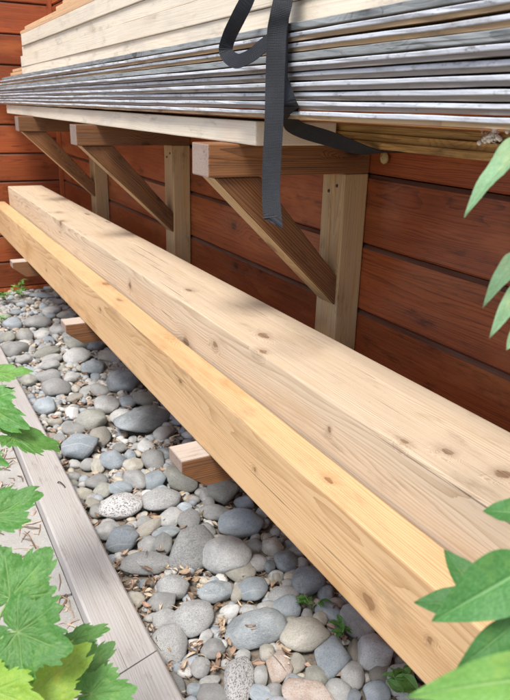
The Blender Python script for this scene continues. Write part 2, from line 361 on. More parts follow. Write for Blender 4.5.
lumber('base_board', (-1.6, 4.401, .003), (.999, 4.429, H-.145-PITCH*6-.002), 'X', MAT['stain'], shed, bevel=.002)

# ------------------------------------------------------------------ wall brackets
screw_m = plain('dark_screw', (.06, .05, .045), .5, .6)
def make_bracket(y):
    r = empty('wall_bracket', (.965, y+.045, 0))
    za, zb = H-.143, H-.0765
    lumber('post', (.932, y, .002), (.998, y+.090, za-.001), 'Z', MAT['old_light'], r, bevel=.003)
    arm = lumber('arm', (.587, y-.002, za), (.998, y+.082, zb), 'X', MAT['old'], r, bevel=.003)
    face_mat(arm, (-1, 0, 0), MAT['old_end'])
    poly = [(.604, y+.006, za-.001), (.714, y+.006, za-.001), (.931, y+.006, H-.384), (.931, y+.006, H-.457)]
    bc = prism('brace', poly, (0, .070, 0), (.33, 0, -.31), MAT['old'], r, bevel=.0025)
    face_mat(bc, (-.68, 0, -.73), MAT['old_light'])
    zt = H-.7395
    poly = [(.488, y-.081, zt), (.998, y-.081, zt), (.998, y-.081, zt-.075), (.545, y-.081, zt-.075), (.488, y-.081, zt-.030)]
    la = prism('lower_arm', poly, (0, .078, 0), (1, 0, 0), MAT['old'], r, bevel=.0012)
    face_mat(la, (0, 0, 1), MAT['old_pale']); face_mat(la, (-1, 0, 0), MAT['old_end'])
    for dz, dy in ((.03, .030), (.045, .062)):
        bm = bmesh.new(); bmesh.ops.create_cone(bm, cap_ends=True, segments=10, radius1=.0042, radius2=.0036, depth=.003)
        link('screw', mesh_bm(bm, 'screw'), screw_m, Matrix.Translation((.9312, y+dy, za-dz)) @ Matrix.Rotation(rad(-90), 4, 'Y'), r)
    return r
br = make_bracket(1.29)
labels = ['old brown timber bracket with the dark strap tail hanging in front of it',
          'old brown timber bracket between two others, middle of the row',
          'old brown timber bracket closest to the corner of the shed',
          'old brown timber bracket hidden behind the green lance-leaved shrub']
for i, y in enumerate((1.29, 2.35, 3.41, .23)):
    o = br if i == 0 else copy_tree(br)
    o.location.y = y+.045
    tag(o, labels[i], 'bracket', 'timber brackets along the shed wall')

# ------------------------------------------------------------------ the two big timbers
o = lumber('timber_beam', (.632, -.45, H-.738), (.824, 4.20, H-.480), 'Y', MAT['timber_back'], None, bevel=.004, cuts=40, warp=.003, rough=.0006, seed=1)
tag(o, 'large squared pale timber lying against the wall posts, taller of the two', 'timber', 'squared timbers on the lower arms')
o = lumber('timber_beam', (.554, -.45, H-.738), (.625, 4.33, H-.583), 'Y', MAT['timber_front'], None, bevel=.004, cuts=40, warp=.003, rough=.0006, seed=2)
tag(o, 'lower golden squared timber lying alongside over the river stones', 'timber', 'squared timbers on the lower arms')

# ------------------------------------------------------------------ boards stacked on the shelf
o = lumber('shelf_plank', (.655, 1.215, H-.0757), (.847, 4.12, H-.030), 'Y', MAT['pale'], None, bevel=.003, cuts=20, warp=.003, rough=.0008, seed=3)
tag(o, 'thick pale plank laid flat across the bracket arms under the stack', 'plank')
GRP = 'boards stacked on the shelf'
def tg_board(y0, y1, x, zf, zn, t, kind, seed, W=.17):
    """tongued board, outer edge towards -X: weathered tongue above a recessed brown shoulder"""
    L = y1-y0; N = 90
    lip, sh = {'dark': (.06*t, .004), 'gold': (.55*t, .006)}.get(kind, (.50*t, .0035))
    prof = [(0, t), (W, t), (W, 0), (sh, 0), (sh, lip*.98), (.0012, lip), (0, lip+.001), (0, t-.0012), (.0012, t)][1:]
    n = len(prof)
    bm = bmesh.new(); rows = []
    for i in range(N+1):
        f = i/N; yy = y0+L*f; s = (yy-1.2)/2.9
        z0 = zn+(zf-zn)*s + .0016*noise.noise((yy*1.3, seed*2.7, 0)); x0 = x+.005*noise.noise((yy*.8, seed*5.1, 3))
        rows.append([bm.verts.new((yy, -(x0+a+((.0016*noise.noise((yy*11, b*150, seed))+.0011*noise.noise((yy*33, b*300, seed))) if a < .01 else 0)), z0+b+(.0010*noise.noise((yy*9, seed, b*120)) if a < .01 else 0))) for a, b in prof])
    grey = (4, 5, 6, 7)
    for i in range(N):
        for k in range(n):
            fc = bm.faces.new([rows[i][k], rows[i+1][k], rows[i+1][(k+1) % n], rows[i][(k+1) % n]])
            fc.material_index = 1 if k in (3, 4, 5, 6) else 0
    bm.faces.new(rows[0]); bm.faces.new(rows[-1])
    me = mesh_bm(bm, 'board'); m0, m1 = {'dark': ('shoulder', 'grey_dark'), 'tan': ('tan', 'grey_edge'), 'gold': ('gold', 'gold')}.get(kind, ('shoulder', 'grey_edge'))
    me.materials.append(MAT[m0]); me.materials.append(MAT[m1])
    # mesh frame: X = world Y, Y = -world X ; origin shifted to the board centre
    c = Vector(((y0+y1)/2, -(x+W/2), (zf+zn)/2))
    me.transform(Matrix.Translation(-c))
    o = bpy.data.objects.new('board', me); col.objects.link(o)
    o.matrix_basis = AX['Y'].to_4x4() @ Matrix.Translation(c)
    return o
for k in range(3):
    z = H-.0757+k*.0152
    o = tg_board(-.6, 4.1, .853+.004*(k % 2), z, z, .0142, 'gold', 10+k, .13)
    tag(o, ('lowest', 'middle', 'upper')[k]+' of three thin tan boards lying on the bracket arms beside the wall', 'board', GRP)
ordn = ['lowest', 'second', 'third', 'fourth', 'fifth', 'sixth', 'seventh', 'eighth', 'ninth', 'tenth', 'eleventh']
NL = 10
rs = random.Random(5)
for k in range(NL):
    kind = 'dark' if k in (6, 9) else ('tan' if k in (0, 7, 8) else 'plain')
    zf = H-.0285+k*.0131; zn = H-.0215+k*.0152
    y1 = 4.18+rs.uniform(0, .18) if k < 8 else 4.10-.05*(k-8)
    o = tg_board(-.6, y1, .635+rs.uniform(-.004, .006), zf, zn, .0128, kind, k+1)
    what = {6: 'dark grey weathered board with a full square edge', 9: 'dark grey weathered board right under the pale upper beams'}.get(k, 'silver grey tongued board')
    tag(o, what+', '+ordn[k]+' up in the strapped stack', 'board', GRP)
# pale beams on top
zz_n, zz_f = H-.0215+NL*.0152+.0005, H-.0285+NL*.0131+.0005
def sloped(name, x0, x1, y0, y1, h, off, mat, seed, bevel=.003):
    L = y1-y0; me = box_mesh(L, x1-x0, h, bevel, 24, .003, .0004, seed, name)
    slope = (zz_f-zz_n)/2.9; zc = zz_n+slope*((y0+y1)/2-1.2)+off+h/2
    R = Matrix.Rotation(math.atan(slope), 4, 'X') @ AX['Y'].to_4x4()
    return link(name, me, mat, Matrix.Translation(((x0+x1)/2, (y0+y1)/2, zc)) @ R)
off = 0.0
for k, (h, x0, ye, nm) in enumerate(((.034, .655, 3.57, 'lowest'), (.046, .651, 3.56, 'second'), (.038, .653, 3.52, 'third'), (.048, .647, 3.48, 'topmost'))):
    o = sloped('beam', x0, .715, -.6, ye, h, off, MAT['pale'], 30+k, .0015); off += h+.0006
    tag(o, 'thick pale cream beam on the grey boards, '+nm+' of four', 'beam', 'pale beams on top of the stack')
for k in range(4):
    o = sloped('board', .648+.012*(k % 2)+.02*(k > 1), .80, -.6, 3.50-.05*k-.55*(k > 1), .014, off, MAT['orange'], 40+k, .002); off += .0165
    tag(o, ('lowest', 'second', 'third', 'topmost')[k]+' of four thin boards lying above the pale cream beams', 'board', GRP)
for k in range(3):
    o = sloped('board', .720+.005*k, .87, -.6, 4.37-.05*k, .0145, k*.0175+.004, MAT['orange'], 50+k, .002)
    tag(o, ('lowest', 'middle', 'upper')[k]+' of three thin tan boards whose ends poke out behind the pale beams', 'board', GRP)

# ------------------------------------------------------------------ webbing strap
g = NT('black_webbing'); uvn = g.n('ShaderNodeUVMap'); sx = g.n('ShaderNodeSeparateXYZ'); g.l(uvn.outputs[0], sx.inputs[0])
wu = g.math('SINE', g.math('MULTIPLY', sx.outputs[1], 2*math.pi/.0024)); wv_ = g.math('SINE', g.math('MULTIPLY', sx.outputs[0], 2*math.pi/.0036))
ht = g.math('ADD', wu, g.math('MULTIPLY', wv_, .45))
tcn = g.n('ShaderNodeTexCoord'); dn = g.noise(tcn.outputs['Object'], 25, 4, .6)
c = g.mix(g.ramp(ht, -1.2, 1.3), (.004, .005, .007), (.009, .012, .017)); c = g.mix(g.math('MULTIPLY', g.ramp(dn, .45, .75), .4), c, (.022, .028, .036))
g.l(c, g.b.inputs['Base Color']); g.b.inputs['Roughness'].default_value = .75; g.bump(ht, .35, .001)
WEB = g.m
def catmull(pts, n=8):
    P = [np.array(p, float) for p in pts]; P = [2*P[0]-P[1]]+P+[2*P[-1]-P[-2]]; o = []
    for i in range(1, len(P)-2):
        for k in range(n):
            t = k/n; o.append(.5*((2*P[i])+(-P[i-1]+P[i+1])*t+(2*P[i-1]-5*P[i]+4*P[i+1]-P[i+2])*t*t+(-P[i-1]+3*P[i]-3*P[i+1]+P[i+2])*t**3))
    o.append(P[-2]); return o
def ribbon(name, keys, parent, width=.035, th=.0016, cut=0.0):
    """keys: (centre, width direction)"""
    C = [Vector(p) for p in catmull([k[0] for k in keys])]; D = [Vector(p).normalized() for p in catmull([k[1] for k in keys])]
    bm = bmesh.new(); uv = bm.loops.layers.uv.new('UVMap'); rows = []; s = 0; ss = []
    for i, (c_, d_) in enumerate(zip(C, D)):
        t = (C[min(i+1, len(C)-1)]-C[max(i-1, 0)]).normalized(); d_ = (d_-t*d_.dot(t)).normalized(); n_ = t.cross(d_)
        if i: s += (C[i]-C[i-1]).length
        ss.append(s); last = (i == len(C)-1)
        row = []
        for sgn, up in ((-1, 1), (1, 1), (1, -1), (-1, -1)):
            q = c_+d_*sgn*width/2+n_*up*th/2
            if last and cut: q += t*cut*sgn
            row.append(bm.verts.new(q))
        rows.append(row)
    for i in range(len(rows)-1):
        for k in range(4):
            f_ = bm.faces.new([rows[i][k], rows[i][(k+1) % 4], rows[i+1][(k+1) % 4], rows[i+1][k]])
            us = [0, width, width, 0]
            for lp, (a, b) in zip(f_.loops, ((i, k), (i, (k+1) % 4), (i+1, (k+1) % 4), (i+1, k))): lp[uv].uv = (us[b], ss[a])
    bm.faces.new(rows[0]); bm.faces.new(rows[-1])
    return link(name, mesh_bm(bm, name), WEB, None, parent)
def sx_(u, v, x):
    d = ray(u, v); return Vector((0, 0, H))+d*(x/d.x)
strap = tag(empty('webbing_strap', (.62, 1.0, H)), 'dark blue-black webbing strap round the board stack with a loose hanging tail', 'strap')
ribbon('hanging_tail', [(sx_(u, v, x), wd) for u, v, x, wd in (
    (289, -118, .630, (0, -1, 0)), (289, -75, .626, (.2, -1, 0)), (287, -30, .612, (.5, -.9, 0)), (283, 0, .600, (.8, -.5, 0)), (280, 14, .594, (.75, -.3, .35)), (277, 30, .592, (.85, -.35, .1)), (276, 50, .591, (.85, -.5, 0)), (275, 80, .590, (.85, -.55, 0)),
    (274, 120, .587, (.83, -.55, 0)), (272, 160, .584, (.83, -.55, -.02)), (271, 195, .581, (.8, -.6, -.03)), (273, 221, .578, (.8, -.6, -.05)))], strap, width=.0315, cut=.015)
ribbon('loop', [(sx_(u, v, x), wd) for u, v, x, wd in (
    (284, -125, .628, (0, -1, 0)), (277, -85, .620, (.1, -1, 0)), (262, -45, .610, (.2, -.9, -.1)), (249, -5, .603, (.5, -.7, -.3)), (238, 18, .598, (.75, -.5, -.3)), (229, 37, .594, (.9, -.25, -.1)), (226, 52, .590, (.8, -.3, .6)),
    (236, 61, .588, (.35, -.25, .9)), (250, 56, .594, (.25, -.1, 1)), (264, 45, .606, (.2, 0, 1)), (276, 36, .616, (.2, 0, 1)))], strap, width=.026)
ribbon('wrap', [(p, wd) for p, wd in (
    ((.98, 1.07, H+.383), (0, -1, 0)), ((.80, 1.07, H+.383), (0, -1, 0)), ((.66, 1.07, H+.384), (0, -1, 0)), ((.637, 1.07, H+.370), (0, -1, 0)), ((.635, 1.07, H+.30), (0, -1, 0)), ((.634, 1.07, H+.20), (0, -1, 0)),
    (sx_(284, 20, .6275), (0, -1, 0)), (sx_(283, 60, .6255), (0, -1, 0)), (sx_(283, 84, .624), (.1, -1, .1)), (sx_(290, 107, .622), (.35, -.75, .4)),
    ((.69, 1.128, H-.036), (.45, -.55, .65)), ((.765, 1.115, H-.058), (.45, -.55, .65)), ((.835, 1.10, H-.078), (.3, -.8, .4)), ((.88, 1.09, H-.0815), (.05, -1, .1)), ((.95, 1.08, H-.0795), (0, -1, 0)))], strap, width=.030)

# ------------------------------------------------------------------ small things on the wall
bm = bmesh.new()
for k in range(60):
    a = k/59*3.2*2*math.pi; R_ = .0095*(.16+.84*k/59); 
    c_ = Vector((-.004-.004*(1-k/59), R_*.55*math.cos(a), R_*.55*math.sin(a)))
    bmesh.ops.create_icosphere(bm, subdivisions=1, radius=R_*.42, matrix=Matrix.Translation(c_))
o = link('snail_shell', mesh_bm(bm, 'snail_shell', True), plain('shell', (.42, .30, .13), .5, 0, 300, .4), Matrix.Translation((.998, 1.227, H-.104)) @ Matrix.Scale(1.7, 4))
tag(o, 'small tan snail shell stuck on the shed wall below the boards', 'snail shell')
bm = bmesh.new(); rf = random.Random(3)
for k in range(70):
    p = Vector((rf.gauss(0, .003), rf.gauss(0, .011), rf.gauss(0, .006)-.004)); d = Vector((rf.gauss(0, 1), rf.gauss(0, 1), rf.gauss(0, 1))).normalized()
    a = d.orthogonal().normalized()*.0012; L_ = rf.uniform(.004, .012)
    vs_ = [bm.verts.new(p+q) for q in (a, -a, d*L_-a*.4, d*L_+a*.4)]; bm.faces.new(vs_)
    if k % 3 == 0: bmesh.ops.create_icosphere(bm, subdivisions=1, radius=rf.uniform(.002, .005), matrix=Matrix.Translation(p))
o = link('web_tuft', mesh_bm(bm, 'web_tuft', True), plain('web', (.85, .83, .78), .9), Matrix.Translation((.848, .795, H-.034)))
tag(o, 'tuft of pale cobweb caught on the edge of the tan boards', 'cobweb')

# ------------------------------------------------------------------ weathered edging boards
zt = .062
def edge_board(y0a, y0b, y1a, y1b, parent, seed):
    L = 1.0; bm = bmesh.new(); N = 30; rows = []
    for i in range(N+1):
        t = i/N; row = []
        for x, z, f in ((.268, .001, 0), (.268, zt-.004, 0), (.273, zt, .05), (.371, zt, .95), (.376, zt-.004, 1), (.376, .001, 1)):
            ya = y0a+(y0b-y0a)*f; yb = y1a+(y1b-y1a)*f; y = ya+(yb-ya)*t
            row.append(bm.verts.new((y, -(x+.004*noise.noise((y*1.1, seed, 0))+.0012*noise.noise((y*20, z*60, seed))), z+(.0018*noise.noise((y*9, x*20, seed)) if z > .01 else 0)+(.004*noise.noise((y, seed, 4)) if z > .01 else 0))))
        rows.append(row)
    for i in range(N):
        for k in range(6): bm.faces.new([rows[i][k], rows[i+1][k], rows[i+1][(k+1) % 6], rows[i][(k+1) % 6]])
    bm.faces.new(rows[0]); bm.faces.new(rows[-1])
    me = mesh_bm(bm, 'edging_board'); c_ = Vector(((y0a+y1a)/2, -.32, 0)); me.transform(Matrix.Translation(-c_))
    return link('edging_board', me, MAT['edging'], AX['Y'].to_4x4() @ Matrix.Translation(c_))
tag(edge_board(1.052, 1.083, 4.36, 4.36, None, 1), 'long weathered grey board edging the stone bed, running back to the end wall', 'edging board', 'edging boards of the stone bed')
tag(edge_board(-.5, -.5, 1.049, 1.080, None, 2), 'weathered grey edging board butted on with a slanted cut near the lobed leaves', 'edging board', 'edging boards of the stone bed')
o = tube('staple', bez((.338, 1.85, .058), (.335, 1.85, .078), (.35, 1.81, .078), (.352, 1.812, .058), 8), .0017, .0017, screw_m)
tag(o, 'small rusty wire staple driven into the weathered edging board', 'staple')

# ------------------------------------------------------------------ river stones
def stone_mesh(seed, angular=0.0):
    rs = random.Random(seed); bm = bmesh.new(); bmesh.ops.create_icosphere(bm, subdivisions=3 if not angular else 3, radius=1.0)
    cuts = [(Vector((rs.gauss(0, 1), rs.gauss(0, 1), rs.gauss(0, .8))).normalized(), rs.uniform(.70, .95) - .12*angular) for _ in range(8+int(4*angular))]
    ex = rs.uniform(-.18, .18); ey = rs.uniform(-.12, .12)
    for v in bm.verts:
        p = v.co.copy()
        q = p*(1+.26*noise.noise(p*.95+Vector((seed*3.3, 0, 0)))+.10*noise.noise(p*2.2+Vector((0, seed*2.2, 0))))
        q.y *= 1+ex*p.x; q.z *= 1+ey*p.x; 
        for n_, d_ in cuts:
            e = q.dot(n_)-d_
            if e > 0: q -= n_*e*(.68+.24*angular)
        sgn = lambda t: math.copysign(abs(t)**.92, t)
        q += .022*noise.noise(p*6+Vector((seed, 0, 0)))*p
        v.co = q
    return mesh_bm(bm, 'river_stone', True)
SM = [stone_mesh(k+1) for k in range(14)]; SA = [stone_mesh(60+k, 1.0) for k in range(5)]
meshes = {}
def mesh_for(idx, ang, mk):
    key = (idx, ang, mk)
    if key not in meshes:
        me = (SA[idx % 5] if ang else SM[idx % 14]).copy(); me.name = 'river_stone'; me.materials.append(MAT[mk]); meshes[key] = me
    return meshes[key]
# stones read off the bed: origin of the look-up window, scale, then (x, y, half length, half width, tilt, colour)
SETS = [
 (20, 330, 3.4, [(18,15,28,25,0,'g'),(200,45,38,30,20,'o'),(258,48,28,20,20,'d'),(310,85,45,25,40,'t'),(108,90,36,15,-10,'l'),(100,115,35,18,-10,'g'),(195,88,44,24,-10,'l'),
  (95,70,48,18,-25,'o'),(250,128,38,28,20,'d'),(98,155,42,24,-10,'g'),(30,165,30,28,0,'o'),(125,195,48,30,-20,'g'),(180,155,28,18,20,'g'),(228,200,22,32,15,'l'),(268,198,26,28,-30,'g'),
  (352,180,50,38,-20,'d'),(85,255,38,34,0,'b'),(175,270,24,24,0,'wA'),(118,298,24,22,0,'t'),(295,255,40,32,20,'l'),(365,238,25,28,30,'b'),(420,228,35,22,-15,'o'),(248,305,52,36,-10,'o'),
  (348,295,36,32,-15,'l'),(418,308,88,42,-38,'dA'),(272,355,34,42,10,'t'),(195,400,62,42,-15,'bA'),(310,440,42,38,-30,'bA'),(490,340,28,38,20,'g'),(425,390,30,22,0,'l'),(455,435,40,32,0,'g'),
  (495,412,28,30,0,'d'),(372,415,22,16,0,'b'),(385,455,34,26,0,'t'),(340,390,25,12,0,'g'),(180,330,35,22,0,'g'),(130,360,26,20,0,'g'),(235,445,30,20,-20,'g'),(190,190,15,12,0,'t'),(65,10,28,14,0,'l'),(185,220,30,14,0,'t')]),
 (0, 240, 5.0, [(210,268,58,14,0,'b'),(265,345,52,20,0,'g'),(215,325,22,25,0,'b'),(340,368,45,22,10,'o'),(185,415,55,38,20,'g'),(62,415,42,36,0,'b'),(120,470,42,42,0,'o'),(210,468,38,24,-15,'l'),
  (300,445,45,30,-20,'g'),(40,480,38,32,0,'o'),(80,545,55,42,30,'g'),(150,535,25,25,0,'g'),(350,470,36,30,0,'g'),(20,380,28,22,0,'g'),(80,355,28,18,0,'b'),(65,300,30,16,0,'g'),(255,372,30,16,0,'b'),(20,302,20,14,0,'g'),(300,300,30,14,0,'g'),(150,300,28,14,0,'g'),(120,590,40,25,0,'g')]),
 (90, 430, 3.4, [(150,160,38,46,-20,'g'),(215,165,38,32,-15,'b'),(100,188,44,25,15,'b'),(20,165,34,26,-30,'g'),(45,195,30,25,0,'o'),(22,110,25,30,0,'t'),(240,235,68,40,-12,'s'),(105,258,68,44,0,'x'),
  (320,165,56,44,35,'oA'),(445,205,56,42,-10,'oA'),(325,250,28,18,0,'b'),(275,288,38,28,-30,'g'),(200,318,55,20,-38,'t'),(338,300,38,36,0,'s'),(260,335,48,18,-10,'d'),(112,365,55,45,-30,'b'),
  (60,335,45,30,20,'g'),(195,380,30,36,10,'g'),(248,378,32,42,5,'g'),(185,300,30,18,0,'g'),(350,400,86,66,-40,'s'),(190,445,80,35,-5,'s'),(20,260,25,24,0,'g'),(150,412,28,14,0,'t'),(405,235,22,26,0,'g')]),
 (200, 460, 3.4, [(60,170,55,26,10,'g'),(140,208,76,48,10,'b'),(150,135,35,22,15,'b'),(85,328,76,68,-20,'g'),(135,365,50,36,8,'t'),(242,285,35,33,-30,'t'),(190,338,32,34,30,'g'),(295,335,42,38,10,'d'),
  (185,275,28,24,0,'g'),(180,428,48,42,-50,'b'),(60,435,62,35,-10,'d'),(285,445,48,30,-20,'s'),(362,405,56,46,0,'d'),(430,440,28,30,0,'d'),(350,340,20,20,0,'g'),(262,380,28,18,0,'l'),(238,350,20,20,0,'d'),
  (20,110,22,30,0,'g'),(130,435,22,34,10,'t'),(40,65,30,15,0,'d')]),
 (150, 560, 3.4, [(85,85,55,40,10,'s'),(40,130,48,34,0,'g'),(55,190,50,32,-20,'s'),(145,195,70,58,-35,'s'),(65,280,60,58,0,'s'),(190,242,30,20,-45,'l'),(275,158,32,20,-5,'l'),(340,160,30,20,10,'g'),
  (355,232,95,56,-8,'d'),(465,148,45,40,0,'b'),(482,200,25,22,0,'l'),(300,395,50,78,5,'x'),(380,440,42,28,10,'b'),(215,290,42,34,0,'g'),(170,350,30,35,10,'g'),(320,310,28,22,0,'g'),
  (215,445,60,34,0,'g'),(400,150,38,24,-30,'g'),(400,300,28,25,0,'t'),(375,375,28,30,0,'l'),(430,45,22,18,0,'t')]),
 (270, 560, 3.4, [(75,200,25,22,0,'t'),(128,175,27,25,0,'lA'),(205,160,50,28,15,'b'),(172,188,25,25,0,'t'),(230,132,28,16,0,'r'),(300,200,62,42,40,'g'),(120,250,86,52,-15,'t'),(210,318,60,62,0,'bA'),
  (290,295,22,45,0,'t'),(352,305,66,58,20,'l'),(378,370,35,38,10,'t'),(282,375,42,42,0,'l'),(30,345,46,46,0,'rA'),(90,335,30,30,0,'t'),(82,405,40,38,0,'b'),(160,380,38,32,0,'o'),(140,448,82,46,0,'rA'),
  (365,440,45,38,0,'b'),(235,430,42,36,30,'g'),(285,450,25,32,20,'b'),(450,400,50,60,0,'l'),(15,430,28,25,0,'g'),(500,450,40,40,0,'x')]),
]
CN = dict(g='grey', b='blue-grey', d='slate', t='tan', o='olive', l='pale', w='white', r='pinkish', s='speckled', x='piebald')
placed = []; stones = []
camp = Vector((0, 0, H))
Rw = Vector((M[0, 0], M[1, 0], 0)).normalized(); Fw = Vector((M[0, 2], M[1, 2], 0)).normalized()
def put_stone(pos, a, b, ch, ang, mk, angular, idx, nm='river_stone'):
    o = bpy.data.objects.new(nm, mesh_for(idx, angular, mk)); col.objects.link(o)
    rr = random.Random(idx*7+int(a*1e5))
    o.location = pos; o.scale = (a, b, ch)
    o.rotation_euler = (rr.uniform(-.18, .18), rr.uniform(-.18, .18), ang)
    size = 'large' if a > .058 else ('small' if a < .03 else 'middling')
    e = a/max(b, 1e-4)
    shape = 'angular' if angular else ('long' if e > 1.7 else ('oval' if e > 1.25 else 'round'))
    x, y = pos[0], pos[1]
    side_ = 'by edging board' if x < .50 else ('under golden timber' if x > .70 else 'mid-bed')
    row = 'near end wall' if y > 3.3 else ('near middle bracket' if y > 1.9 else ('near strapped bracket' if y > 1.25 else 'near leafy shrub'))
    tag(o, None, 'stone', 'river stones in the bed'); stones.append((o, x, y, f"{size} {CN[mk]} {shape}", f"{side_} {row}"))
    placed.append((x, y, (a+b)/2))
    return o
cnt = 0
for (u0, v0, sc, lst) in SETS:
    for (x, y, ra, rb, an, ck) in lst:
        u, v = u0+x/sc, v0+y/sc
        mk = ck[0]; angular = ck.endswith('A') or cnt % 5 == 2
        p = on_z(u, v, .028); d = (p-camp); depth = d.dot(Vector((M[0, 2], M[1, 2], M[2, 2])))
        s = depth/F; el = math.asin(-d.normalized().z)
        gz = 1.0/math.sqrt(math.sin(el)**2+(.62*math.cos(el))**2)
        fw = Vector((d.x, d.y, 0)).normalized(); rt = Vector((fw.y, -fw.x, 0))
        t = rad(an)
        v1 = rt*(math.cos(t)*ra/sc*s)-fw*(math.sin(t)*ra/sc*s*gz); v2 = -rt*(math.sin(t)*rb/sc*s)-fw*(math.cos(t)*rb/sc*s*gz)
        gr = 1.24 if angular else 1.13; a, b = v1.length*gr, v2.length*gr; angw = math.atan2(v1.y, v1.x)
        if b > a: a, b = b, a; angw += math.pi/2
        ch = max(.016, min(.62*b, .055))
        put_stone((p.x, p.y, .004+ch*.62), a, b, ch, angw, mk, angular, cnt); cnt += 1
# gaps: smaller stones, countable
rf = random.Random(21); tries = 0
while cnt < 300 and tries < 12000:
    tries += 1
    x = rf.uniform(.385, .90); y = .90+3.45*rf.random()**1.25; r = rf.choice((.016, .019, .022, .026, .03))
    if any((x-q[0])**2+(y-q[1])**2 < (.80*(r+q[2]))**2 for q in placed): continue
    a = r*rf.uniform(1., 1.35); b = r*rf.uniform(.8, 1.0); ch = b*.7
    put_stone((x, y, ch*.5), a, b, ch, rf.uniform(0, 3.1), rf.choice('ggbbdtolsg'), rf.random() < .12, 200+cnt); cnt += 1

# labels: look and place; a neighbour's look where that alone is not enough
full = [f"{d} river stone {pl}" for _, _, _, d, pl in stones]
for i, (o, x, y, d, pl) in enumerate(stones):
    lab = full[i]
    if full.count(lab) > 1:
        near = sorted((q for q in stones if q[0] is not o), key=lambda q: (q[1]-x)**2+(q[2]-y)**2)
        nb = next((q for q in near[:5] if q[3] != d), near[0])
        lab += f", touching {nb[3]} one"
    o['label'] = lab
def scatter(name, n, fn, mats, kind='stuff', smooth=False):
    V = []; Fc = []; MI = []
    for k in range(n):
        r = fn(k)
        if r is None: continue
        vs_, fs_, mi = r; o_ = len(V)
        V.extend(vs_); Fc.extend([tuple(i+o_ for i in f_) for f_ in fs_]); MI.extend([mi]*len(fs_))
    me = bpy.data.meshes.new(name); me.from_pydata(V, [], Fc)
    for m in mats: me.materials.append(m)
    me.polygons.foreach_set('material_index', MI)
    if smooth: me.polygons.foreach_set('use_smooth', [True]*len(Fc))
    me.update()
    o = bpy.data.objects.new(name, me); col.objects.link(o); tag(o, kind=kind); return o
def ico(sub):
    bm = bmesh.new(); bmesh.ops.create_icosphere(bm, subdivisions=sub, radius=1.0)
    v = [q.co.copy() for q in bm.verts]; bm.verts.index_update(); f = [tuple(x.index for x in q.verts) for q in bm.faces]; bm.free(); return v, f
I2 = ico(2)
def free(x, y, r, k=.72): return not any((x-q[0])**2+(y-q[1])**2 < (k*(r+q[2]))**2 for q in placed)
rp = random.Random(9)
def pebble(k):
    big = k < 480
    if big:   # cobbles running on under the timbers
        x, y = rp.uniform(.86, .99), rp.uniform(-.8, 4.35); r = rp.uniform(.025, .055)
        if k > 130: x, y = rp.uniform(.39, .99), rp.uniform(-1.0, .92)
        if not free(x, y, r, .8): return None
        placed.append((x, y, r))
    else:
        x, y = rp.uniform(.385, .98), rp.uniform(-.5, 4.38); r = rp.choice((.007, .011, .015, .019))
        if not free(x, y, r, .66): return None
    a, b, c_ = r*rp.uniform(.9, 1.3), r*rp.uniform(.75, 1.05), r*rp.uniform(.5, .8)
    R = Matrix.Rotation(rp.uniform(0, 6.3), 3, 'Z') @ Matrix.Rotation(rp.uniform(-.4, .4), 3, 'X')
    sd_ = rp.uniform(0, 99)
    z0 = c_*.6
    vs_ = [tuple(R @ Vector((v.x*a, v.y*b, v.z*c_))*(1+.14*noise.noise(v*1.4+Vector((sd_, 0, 0))))+Vector((x, y, z0))) for v in I2[0]]
    return vs_, I2[1], rp.choice((0, 0, 1, 2, 2, 2, 3, 4, 0))
smalls = []
for mk, (c0, c1) in dict(g=((.30, .30, .28), (.42, .41, .38)), t=((.40, .36, .28), (.5, .45, .36)), b=((.27, .30, .32), (.38, .4, .41)), l=((.5, .5, .46), (.6, .58, .54)), r=((.34, .25, .18), (.42, .34, .26))).items():
    q = NT('pebble_'+mk); tcq = q.n('ShaderNodeTexCoord'); nq = q.noise(tcq.outputs['Object'], 28, 4, .6); nf = q.noise(tcq.outputs['Object'], 300, 3, .7)
    q.l(q.mix(q.math('MULTIPLY', q.ramp(nf, .45, .7), .4), q.mix(q.ramp(nq, .35, .65), c0, c1), (.15, .15, .14)), q.b.inputs['Base Color']); q.b.inputs['Roughness'].default_value = .8
    q.bump(nf, .4, .003); smalls.append(q.m)
o = scatter('pebbles', 6800, pebble, smalls, smooth=True)
o['label'] = 'small pebbles and half-hidden cobbles filling the gaps of the stone bed'; o['category'] = 'pebbles'

